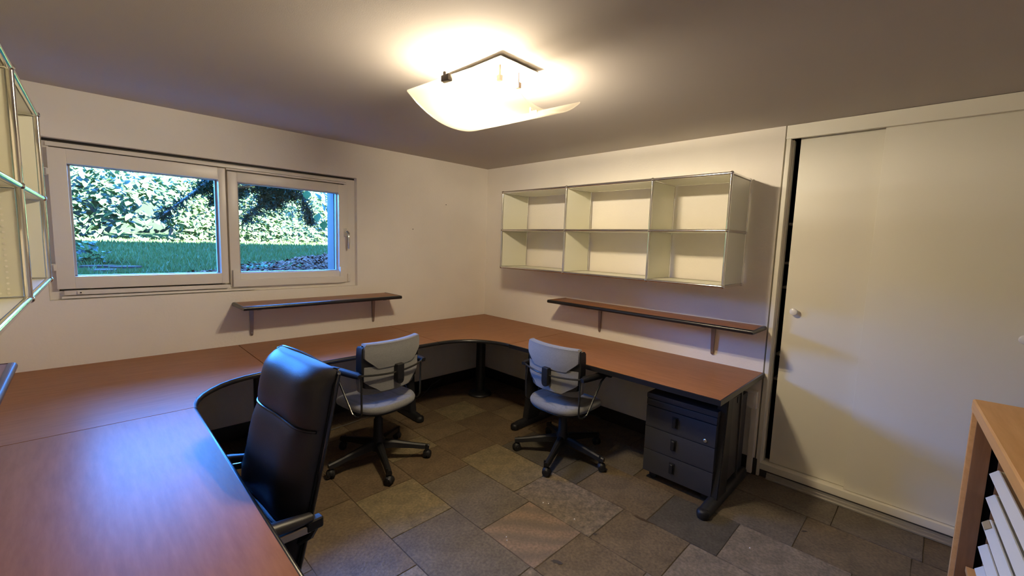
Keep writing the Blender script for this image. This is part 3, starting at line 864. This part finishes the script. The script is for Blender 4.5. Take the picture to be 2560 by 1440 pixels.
# ------------------------------------------------------------------ wall shelves with brackets
def wall_shelf(label, L, D, loc, rz, br, m):
    """board along +x, wall at y=0, depth to -y"""
    s = thing('wall_shelf', label, 'shelf', loc, rz, 'narrow cherry wall shelves')
    box('board', (0, -D + .01, -.024), (L, -.001, 0), m, s, .001)
    bm = bmesh.new()
    pts = [(-.002, -.001), (-.002, -D), (L + .002, -D), (L + .002, -.001)]
    tube_into(bm, [(x, y, -.0125) for x, y in pts], 1.0, prof=[(a * .9, b * .95) for a, b in EDGE_PROF])
    finish('edge_band', bm, M['edge'], s)
    for x in br:
        bm = bmesh.new()
        # L-shaped channel: tapering upright on the wall, arm under the board
        tube_into(bm, [(x, -.012, -.026), (x, -.011, -.10), (x, -.009, -.235), (x, -.008, -.252), (x, -.006, -.258)], [.0145, .0135, .0098, .0088, .005], prof=[(-1, -.85), (-.8, .85), (-.45, .85), (-.35, .45), (.35, .45), (.45, .85), (.8, .85), (1, -.85)])
        box_into(bm, (x - .014, -D * .84, -.0375), (x + .014, -.001, -.0235), .003)
        b = finish('bracket', bm, M['bracket'], s, smooth=0.3)
        lathe('screw', [(.005, 0), (.005, .003), (0, .004)], M['chrome'], b, 10, T(x, -.0165, -.240) @ Rx(PI / 2))
wall_shelf('short cherry wall shelf on two brackets below the window', 1.212, .275, (-2.446, 0, 1.040), 0, [.106, 1.083], M['desk'])
wall_shelf('long cherry wall shelf on two brackets above the long desk', 1.68, .255, (0, -1.155, 1.037), -PI / 2, [.398, 1.362], M['desk'])
wall_shelf('cherry wall shelf at the left edge below the chrome shelf unit', 1.5, .262, (WL, -2.70, 1.030), PI / 2, [.3, 1.2], M['desk'])

# ------------------------------------------------------------------ castors and star bases
def castor_into(bm, x, y, ang, hood=True):
    mt = T(x, y, .027) @ Rz(ang)
    for s in (-1, 1):
        t = bmesh.new()
        lathe_into(t, [(0, -.010), (.022, -.010), (.0265, -.006), (.0265, .004), (.022, .010), (0, .011)], 18, mt @ T(0, s * .0145, 0) @ Rx(PI / 2))
        merge(bm, t)
    t = bmesh.new(); lathe_into(t, [(.0, -.008), (.0275, -.008), (.0285, .006), (.022, .019), (.010, .026), (0, .027)], 18, mt @ T(-.002, 0, .006)); merge(bm, t)
    t = bmesh.new(); lathe_into(t, [(.008, .02), (.008, .075)], 10, mt @ T(-.016, 0, 0)); merge(bm, t)

def star_base(root, R, a0, hub_z=.125, tip_z=.088, w=.026):
    for k in range(5):
        a = a0 + 2 * PI * k / 5
        c, s = math.cos(a), math.sin(a)
        bm = bmesh.new()
        prof = [(-1, -.9), (1, -.9), (.8, .5), (.35, .9), (-.35, .9), (-.8, .5)]
        pts = [(.025 * c, .025 * s, hub_z), (.10 * c, .10 * s, hub_z - .004), (R * .72 * c, R * .72 * s, tip_z + .010), (R * .90 * c, R * .90 * s, tip_z), (R * 1.04 * c, R * 1.04 * s, tip_z - .006)]
        tube_into(bm, pts, [w * 1.15, w, w * .72, w * .72, w * .62], prof=prof)
        lg = finish('leg', bm, M['plastic'], root)
        bm = bmesh.new(); castor_into(bm, R * c, R * s, a + 1.0 + .7 * math.sin(3.1 * k + a0))
        finish('castor', bm, M['plastic'], lg)
    bm = bmesh.new(); lathe_into(bm, [(.030, .075), (.048, .085), (.046, .155), (.034, .17), (.030, .30), (.022, .31), (.022, .40)], 20)
    finish('column', bm, M['plastic'], root)

# ------------------------------------------------------------------ grey task chairs
def task_chair(label, loc, rz, base_ang, dz=0):
    ch = thing('task_chair', label, 'chair', loc, rz, 'grey fabric task chairs')
    star_base(ch, .335, base_ang - rz)
    box('mechanism', (-.09, -.12, .372), (.09, .14, .412), M['plastic'], ch, .012)
    tube('height_lever', [(.08, .05, .392), (.20, .06, .388), (.27, .07, .380)], [.006, .006, .010], M['plastic'], ch, 8)
    # seat: rounded outline, stacked rings
    def ring(t, k=1.0):
        a = 2 * PI * t
        n = 3.2
        cx, sy = math.cos(a), math.sin(a)
        x = .228 * k * math.copysign(abs(cx) ** (2 / n), cx)
        y = .225 * k * math.copysign(abs(sy) ** (2 / n), sy)
        return x, y
    def seat_mesh(name, levels, m):
        bm = bmesh.new(); rings = []
        for k, z in levels:
            rr = []
            for i in range(40):
                x, y = ring(i / 40, k)
                zz = z + (.012 * (abs(x) / .228) ** 2 - .02 * max(0, (y - .08) / .145) ** 2) * (1 if k > .3 else 0)
                rr.append(bm.verts.new((x, y + .02, zz)))
            rings.append(rr)
        for A, B in zip(rings, rings[1:]):
            for i in range(40): bm.faces.new((A[i], A[(i + 1) % 40], B[(i + 1) % 40], B[i]))
        bm.faces.new(rings[0]); bm.faces.new(rings[-1])
        return finish(name, bm, m, ch, 1.2)
    seat_mesh('seat', [(.93, .412), (1.0, .424), (1.01, .442), (.98, .458), (.90, .467), (.6, .470), (.2, .468)], M['fabric'])
    seat_mesh('seat_shell', [(.55, .392), (.88, .398), (.97, .412), (.95, .420)], M['plastic'])
    curve = lambda x, z, u: 1.05 * x * x
    Y0 = -.165
    rec = lambda z: -.05 * (z - .62)           # recline
    # front cushion
    rows = []
    for z, w, th in [(.545, .150, .0), (.552, .19, .012), (.575, .208, .022), (.66, .214, .030), (.76, .216, .026), (.83, .216, .022), (.862, .212, .014), (.874, .204, .0)]:
        rows.append((z, w * 1.06, Y0 + rec(z) + .012 + th, Y0 + rec(z) + .006))
    sheet('backrest', rows, M['fabric'], ch, 16, curve, curve)
    # black shell between, its rounded ends show at the sides
    rows = []
    for z, w in [(.575, .10), (.60, .195), (.72, .218), (.80, .220), (.855, .219), (.868, .212)]:
        rows.append((z, w * 1.06, Y0 + rec(z) + .032, Y0 + rec(z) - .022))
    sheet('back_shell', rows, M['plastic'], ch, 14, curve, curve)
    # upper flap, folded over the top, cut corners below
    rows = []
    for z, w in [(.722, .128), (.724, .133), (.745, .155), (.775, .188), (.79, .203), (.80, .2095), (.85, .2105), (.872, .209)]:
        rows.append((z, w * 1.06, Y0 + rec(z) - .020, Y0 + rec(z) - (.037 if .73 < z < .87 else .031)))
    for z, w, a, b in [(.881, .204, .004, -.033), (.888, .200, .0, -.022)]:
        rows.append((z, w * 1.06, Y0 + rec(z) + a + .012, Y0 + rec(z) + b))
    sheet('upper_flap', rows, M['fabric'], ch, 16, curve, curve)
    # lower flap
    rows = []
    for z, w in [(.566, .10), (.568, .106), (.59, .135), (.615, .172), (.632, .192), (.645, .204), (.69, .206), (.735, .206), (.738, .203)]:
        rows.append((z, w * 1.06, Y0 + rec(z) - .014, Y0 + rec(z) - .026))
    sheet('lower_flap', rows, M['fabric'], ch, 16, curve, curve)
    # carrier on the spine
    bm = bmesh.new()
    box_into(bm, (-.027, Y0 - .070, .628), (.027, Y0 - .026, .735), .008, 3); lathe_into_t(bm, [(0, -.020), (.024, -.020), (.027, -.014), (.027, .014), (.024, .02), (0, .02)], T(0, Y0 - .048, .628) @ Rx(PI / 2))
    finish('back_carrier', bm, M['plastic'], ch)
    # bent rod from arm to arm
    pts = [(-.262, -.125, .700)]
    for k in range(-8, 9):
        x = .245 * k / 8
        pts.append((x, Y0 - .050 + .85 * x * x, .695 - .012 * (1 - (k / 8) ** 2)))
    pts.append((.262, -.125, .700))
    tube('back_rod', pts, .0065, M['rod'], ch, 8)
    for s in (-1, 1):
        fr = tube('arm_frame', [(s * .243, Y0 + .012, .695), (s * .243, Y0 + .012, .60), (s * .241, Y0 + .014, .455), (s * .236, Y0 + .03, .425), (s * .225, Y0 + .075, .405), (s * .225, Y0 + .10, .405),
                                (s * .232, Y0 + .125, .42), (s * .252, .085, .635), (s * .262, .115, .668), (s * .265, .15, .672)], .0065, M['rod'], ch, 8)
        bm = bmesh.new()
        prof = [(-1, -.5), (-.8, -.75), (.8, -.75), (1, -.5), (1, .3), (.7, .7), (-.7, .7), (-1, .3)]
        tube_into(bm, [(s * .262, -.165, .695), (s * .265, -.13, .697), (s * .272, 0, .696), (s * .268, .13, .690), (s * .266, .165, .678), (s * .265, .172, .655)], [.017, .021, .023, .022, .020, .015], prof=prof)
        finish('armrest', bm, M['plastic'], ch)
    for o in ch.children:
        if o.name.split('.')[0] not in ('leg', 'column'): o.location.z += dz
    return ch
def lathe_into_t(bm, prof, mtx):
    t = bmesh.new(); lathe_into(t, prof, 18, mtx); merge(bm, t)
task_chair('grey fabric task chair at the straight desk below the window shelf', (-1.825, -.985, 0), math.radians(10), math.radians(37.6))
task_chair('grey fabric task chair at the long desk beside the drawer unit', (-.785, -1.785, 0), math.radians(-90), math.radians(57), -.038)

# ------------------------------------------------------------------ black leather chair
def leather_chair():
    ch = thing('executive_chair', 'high-backed black leather armchair at the left desk', 'chair', (-3.064, -1.985, 0), math.radians(94.6), None)
    star_base(ch, .32, .35)
    box('mechanism', (-.12, -.16, .392), (.12, .14, .450), M['plastic'], ch, .012)
    tube('seat_piping', [(-.225, -.222, .566), (0, -.214, .572), (.225, -.222, .566)], .0055, M['piping'], ch, 8)
    # seat cushion
    bm = bmesh.new()
    box_into(bm, (-.243, -.262, .445), (.243, .265, .570), .032, 5)
    finish('seat', bm, M['leather'], ch, 1.3)
    tube('seat_piping', [(-.22, .262, .545), (.22, .262, .545)], .005, M['piping'], ch, 8)
    # backrest in local frame: yb(z) = plane of the front face
    yb = lambda z: -.245 - .225 * (z - .48)
    seams = [.577, .885]
    def puff(x, z, u):
        e = 0.0
        lo, hi = (.40, .577) if z < .577 else ((.577, .885) if z < .885 else (.885, 1.085))
        t = (z - lo) / (hi - lo)
        e = .030 * max(0, 4 * t * (1 - t)) ** .45
        side = (1 - abs(u) ** 4)
        crease = .004 * math.sin(30 * z + 9 * x) * math.exp(-((z - .74) / .1) ** 2)
        roll = .006 / (1 + math.exp((z - .572) / .006))
        return e * side - .045 * abs(u) ** 5 + crease + .02 * u * u + roll
    zr = [.400, .41, .43, .47, .52, .555, .562, .567, .571, .575, .577, .579, .583, .588, .60, .65, .72, .78, .83, .86, .875, .882, .885, .888, .895, .91, .94, .98, 1.01, 1.035]
    rows = []
    for z in zr:
        w = .235 + .012 * math.sin((z - .4) * 4.2)
        rows.append((z, w, yb(z), yb(z) - .060))
    # roll over the top
    for z, w, f in [(1.055, .246, -.010), (1.070, .242, -.022), (1.080, .236, -.036), (1.084, .230, -.048)]:
        rows.append((z, w, yb(z) + f, yb(z) - .060))
    def fr(x, z, u):
        zz = min(z, 1.06)
        return puff(x, zz, u)
    bk = sheet('backrest', rows, M['leather'], ch, 22, fr, None, 1.4)
    # rear shell with a raised piped rim
    rows = [(z, .246 + .012 * math.sin((z - .4) * 4.2) - (.03 if z > 1.06 else 0), yb(z) - .052, yb(z) - .078) for z in (.36, .38, .5, .65, .8, .95, 1.04, 1.062, 1.074)]
    sheet('back_shell', rows, M['leather'], ch, 14, None, lambda x, z, u: .03 * abs(u) ** 4, 1.2)
    rim = []
    for k in range(21):
        z = .38 + (1.07 - .38) * k / 20
        rim.append((-(.249 + .012 * math.sin((z - .4) * 4.2)), yb(z) - .057, z))
    top = [(-.245, yb(1.085) - .058, 1.072)] + [(-.22 + .44 * k / 12, yb(1.085) - .064 + .004 * math.cos(k * .5), 1.080 + .004 * math.cos((k - 9) * .42)) for k in range(13)] + [(.245, yb(1.085) - .058, 1.072)]
    tube('rim_piping', rim + top + [(-p[0], p[1], p[2]) for p in rim[::-1]], .0065, M['piping'], bk, 8)
    for z in seams:
        pts = []
        for k in range(-11, 12):
            u = k / 11
            w = .235 + .012 * math.sin((z - .4) * 4.2)
            zz = z - .002 if z > .8 else z - .007
            pts.append((u * w, yb(zz) + fr(u * w, zz, u) + .003, zz + .001))
        tube('seam_piping', pts, .005, M['piping'], bk, 8)
    for s in (-1, 1):
        ar = tube('armrest', [(s * .285, -.315, .622), (s * .292, -.26, .632), (s * .300, -.15, .652), (s * .302, -.02, .668), (s * .300, .10, .668), (s * .296, .19, .648), (s * .292, .225, .60)],
                  [.020, .025, .028, .029, .029, .026, .020], M['leather'], ch, 12, prof=[(math.cos(2 * PI * k / 12), .72 * math.sin(2 * PI * k / 12)) for k in range(12)])
        tube('arm_bar', [(s * .290, -.31, .590), (s * .300, -.20, .604), (s * .305, -.02, .634), (s * .302, .12, .638), (s * .296, .20, .60), (s * .288, .21, .50), (s * .27, .14, .45), (s * .18, .06, .43)],
             .012, M['steel'], ch, 10, prof=[(-.6, -1.1), (.6, -1.1), (.9, -.8), (.9, .8), (.6, 1.1), (-.6, 1.1), (-.9, .8), (-.9, -.8)])
        bm = bmesh.new(); box_into(bm, (s * .288 - .017, -.352, .580), (s * .288 + .017, -.295, .618), .012, 3)
        finish('arm_mount', bm, M['plastic'], ar)
        tube('arm_bracket', [(s * .29, -.335, .60), (s * .27, -.32, .55), (s * .235, -.30, .52)], .014, M['plastic'], ar, 8)
leather_chair()

# ------------------------------------------------------------------ ceiling lamp
lp = thing('ceiling_lamp', 'lit ceiling lamp with a curved frosted glass shade', 'lamp', (-1.80, -2.06, H))
box('mounting_plate', (-.12, -.17, -.0125), (.12, .17, -.0095), M['plate'], lp, .0008)
box('canopy_box', (-.07, -.10, -.0095), (.07, .10, -.0005), M['plate'], lp, .002)
for x in (-.058, .060):
    bm = bmesh.new(); tube_into(bm, [(x, -.085, -.070), (x, .085, -.070)], .006, 10)
    finish('bulb', bm, M['bulb'], lp)
    for s in (-1, 1):
        bm = bmesh.new(); box_into(bm, (x - .010, s * .100 - .012, -.082), (x + .010, s * .100 + .012, -.056), .003); box_into(bm, (x - .004, s * .100 - .004, -.060), (x + .004, s * .100 + .004, -.0125))
        finish('lamp_holder', bm, M['ceramic'], lp)
# glass trough, turned a few degrees
gl_rot = T(-.035, -.050, 0) @ Rz(math.radians(4))
bm = bmesh.new()
NX, HX, HY = 36, .29, .272
def gz_(t): return -.238 + .103 * abs(t) ** 2.15
rows = []
for side in (0, .006):
    for i in range(NX + 1):
        t = -1 + 2 * i / NX
        rows.append([bm.verts.new(gl_rot @ Vector((t * HX, s * HY, gz_(t) + side))) for s in (-1, -.5, 0, .5, 1)])
K = NX + 1
for off in (0, K):
    for i in range(NX):
        for j in range(4): bm.faces.new((rows[off + i][j], rows[off + i + 1][j], rows[off + i + 1][j + 1], rows[off + i][j + 1]))
for i in range(NX):
    for j in (0, 4): bm.faces.new((rows[i][j], rows[i + 1][j], rows[K + i + 1][j], rows[K + i][j]))
for i in (0, NX):
    for j in range(4): bm.faces.new((rows[i][j], rows[i][j + 1], rows[K + i][j + 1], rows[K + i][j]))
finish('glass_shade', bm, M['frost'], lp, 1.0)
for s in (-1, 1):
    bm = bmesh.new()
    box_into(bm, (s * HX - .012, -.022, -.150), (s * HX + .012, .022, -.126), .003, rot=gl_rot)
    box_into(bm, (s * HX * .98 - .004, .016, -.150), (s * HX * .98 + .004, .026, -.105), .002, rot=gl_rot)
    c = finish('shade_clip', bm, M['lampclip'], lp)
    tube('clip_wire', [gl_rot @ Vector((s * HX, 0, -.13)), Vector((s * .118, 0, -.0125))], .0015, M['steel'], c, 6)

# ------------------------------------------------------------------ wooden cabinet with trays
UX = Vector((-.998, -.0615, 0)).normalized()
cab = thing('wooden_cabinet', 'open teak cabinet holding white trays in the lower right corner', 'cabinet', (-.817, -3.767, 0), math.atan2(UX.y, UX.x))
# local +x runs towards the viewer, local +y goes back into the cabinet
CL, CD, CH = 1.05, .43, 1.0
def cy(a, b): return (a, b)
box('top_panel', (-.001, -.003, CH - .048), (CL, CD, CH), M['teak'], cab, .013, 3)
box('side_panel', (0, 0, .05), (.022, CD, CH - .048), M['teak'], cab, .004)
box('side_panel', (CL - .022, 0, .05), (CL, CD, CH - .048), M['teak'], cab, .004)
box('side_lining', (.022, .014, .05), (.032, .060, CH - .048), M['teak_in'], cab, .001)
box('side_groove', (.022, .060, .05), (.026, .082, CH - .048), M['dark'], cab)
box('side_lining', (.022, .082, .05), (.034, CD - .012, CH - .048), M['teak_in'], cab, .001)
box('back_panel', (.022, CD - .012, .05), (CL - .022, CD, CH - .048), M['teak_in'], cab)
box('bottom_panel', (.022, .01, .05), (CL - .022, CD - .012, .075), M['teak'], cab, .002)
box('plinth', (.02, .03, 0), (CL - .02, CD - .02, .05), M['teak_in'], cab)
box('shelf', (.034, .04, .326), (CL - .022, CD - .012, .346), M['teak'], cab, .002)
names = ['topmost white tray in the teak cabinet', 'white tray second from the top in the teak cabinet', 'white tray with a brown card label on its end, third from the top', 'white tray fourth from the top in the teak cabinet', 'lowest white tray on the shelf in the teak cabinet']
for k, z in enumerate([.735, .640, .540, .442, .352]):
    tr = thing('letter_tray', names[k], 'tray', cab.matrix_basis @ Vector((.0, 0, z)), 0, 'white trays in the teak cabinet')
    tr.rotation_euler = cab.rotation_euler
    y0 = .062
    bm = bmesh.new()
    # cross-section: sloped lip at the front, thin floor, low back
    sec = [(y0, 0), (y0 + .021, .022), (y0 + .025, .022), (y0 + .030, .004), (y0 + .30, .004), (y0 + .30, 0)]
    lo = [bm.verts.new((.040, y, zz)) for y, zz in sec]; hi = [bm.verts.new((CL - .03, y, zz)) for y, zz in sec]
    bm.faces.new(lo); bm.faces.new(hi)
    for i in range(len(sec)): bm.faces.new((lo[i], lo[(i + 1) % 6], hi[(i + 1) % 6], hi[i]))
    box_into(bm, (.040, y0 + .022, 0), (.044, y0 + .30, .02)); box_into(bm, (CL - .034, y0 + .022, 0), (CL - .03, y0 + .30, .02))
    finish('tray_body', bm, M['tray'], tr, 0.4)
    if k == 2:
        bm = bmesh.new()
        q = [bm.verts.new(p) for p in ((.044, y0 + .0005, .0030), (.105, y0 + .0005, .0030), (.105, y0 + .0165, .0195), (.044, y0 + .0165, .0195))]
        q2 = [bm.verts.new(v.co + Vector((0, -.001, .001))) for v in q]
        bm.faces.new(q); bm.faces.new(q2)
        for i in range(4): bm.faces.new((q[i], q[(i + 1) % 4], q2[(i + 1) % 4], q2[i]))
        finish('card_label', bm, M['kraft'], tr)['label'] = 'brown card label'

# ------------------------------------------------------------------ small things
c = tube('floor_cable', [(-2.35, -.30, .006), (-2.0, -.33, .006), (-1.6, -.28, .006), (-1.2, -.24, .006), (-.95, -.16, .006), (-.80, -.06, .02), (-.72, -.022, .05), (-.60, -.019, .085)], .004, M['cable'], None, 6)
setp(c, 'thin grey cable running over the floor and up the dark baseboard', 'cable')
crumbs = [(-1.515, -2.235, 'white crumb on the pink striped floor slab'), ]
spots = [((-1.345, -2.09), 'white crumb by the upper joint of the striped floor slab, the nearer of two'), ((-1.325, -2.115), 'white crumb by the upper joint of the striped floor slab, the farther of two'),
         ((-1.33, -2.31), 'white crumb alone on the rough speckled floor slab'), ((-1.715, -2.155), 'white crumb on the striped pink floor slab, the upper of two'),
         ((-1.73, -2.175), 'white crumb on the striped pink floor slab, the lower of two'), ((-.84, -3.07), 'white crumb on the pale slab right of the desk foot')]
for (x, y), lab in spots:
    bm = bmesh.new(); bmesh.ops.create_icosphere(bm, subdivisions=1, radius=.0042)
    for v in bm.verts: v.co *= rb.uniform(.7, 1.2)
    o = finish('crumb', bm, M['crumb'], None)
    o.location = (x, y, .002)
    setp(o, lab, 'crumb', 'white crumbs on the floor')

def blob(name, x, y, rx, ry, rot, m, seed):
    rg = random.Random(seed)
    bm = bmesh.new()
    vs = [bm.verts.new((rx * math.cos(a) * rg.uniform(.55, 1.15), ry * math.sin(a) * rg.uniform(.55, 1.15), 0)) for a in [2 * PI * k / 16 for k in range(16)]]
    bm.faces.new(vs)
    o = finish(name, bm, m, floor, smooth=None)
    o.location = (x, y, .0006); o.rotation_euler = (0, 0, rot)
M['stain_dark'] = mat('dark_stain', (0.045, 0.036, 0.030), .7)
M['stain_brown'] = mat('brown_stain', (0.060, 0.034, 0.013), .7)
blob('stain', -1.655, -2.448, .036, .014, 1.9, M['stain_dark'], 1)
blob('stain', -1.040, -2.575, .010, .075, .12, M['stain_brown'], 2)
blob('stain', -1.347, -2.459, .010, .013, .3, M['stain_dark'], 3)
blob('stain', -.462, -3.236, .006, .022, .9, M['stain_dark'], 4)
for (x, z), lab in [((-.559, 1.904), 'tiny dark nail in the window wall, the higher of two'), ((-.946, 1.639), 'tiny dark nail in the window wall, the lower of two')]:
    n = lathe('wall_nail', [(.004, 0), (.004, .004), (0, .005)], M['skirt'], None, 10, T(x, 0, z) @ Rx(PI / 2))
    setp(n, lab, 'nail', 'nails in the window wall')
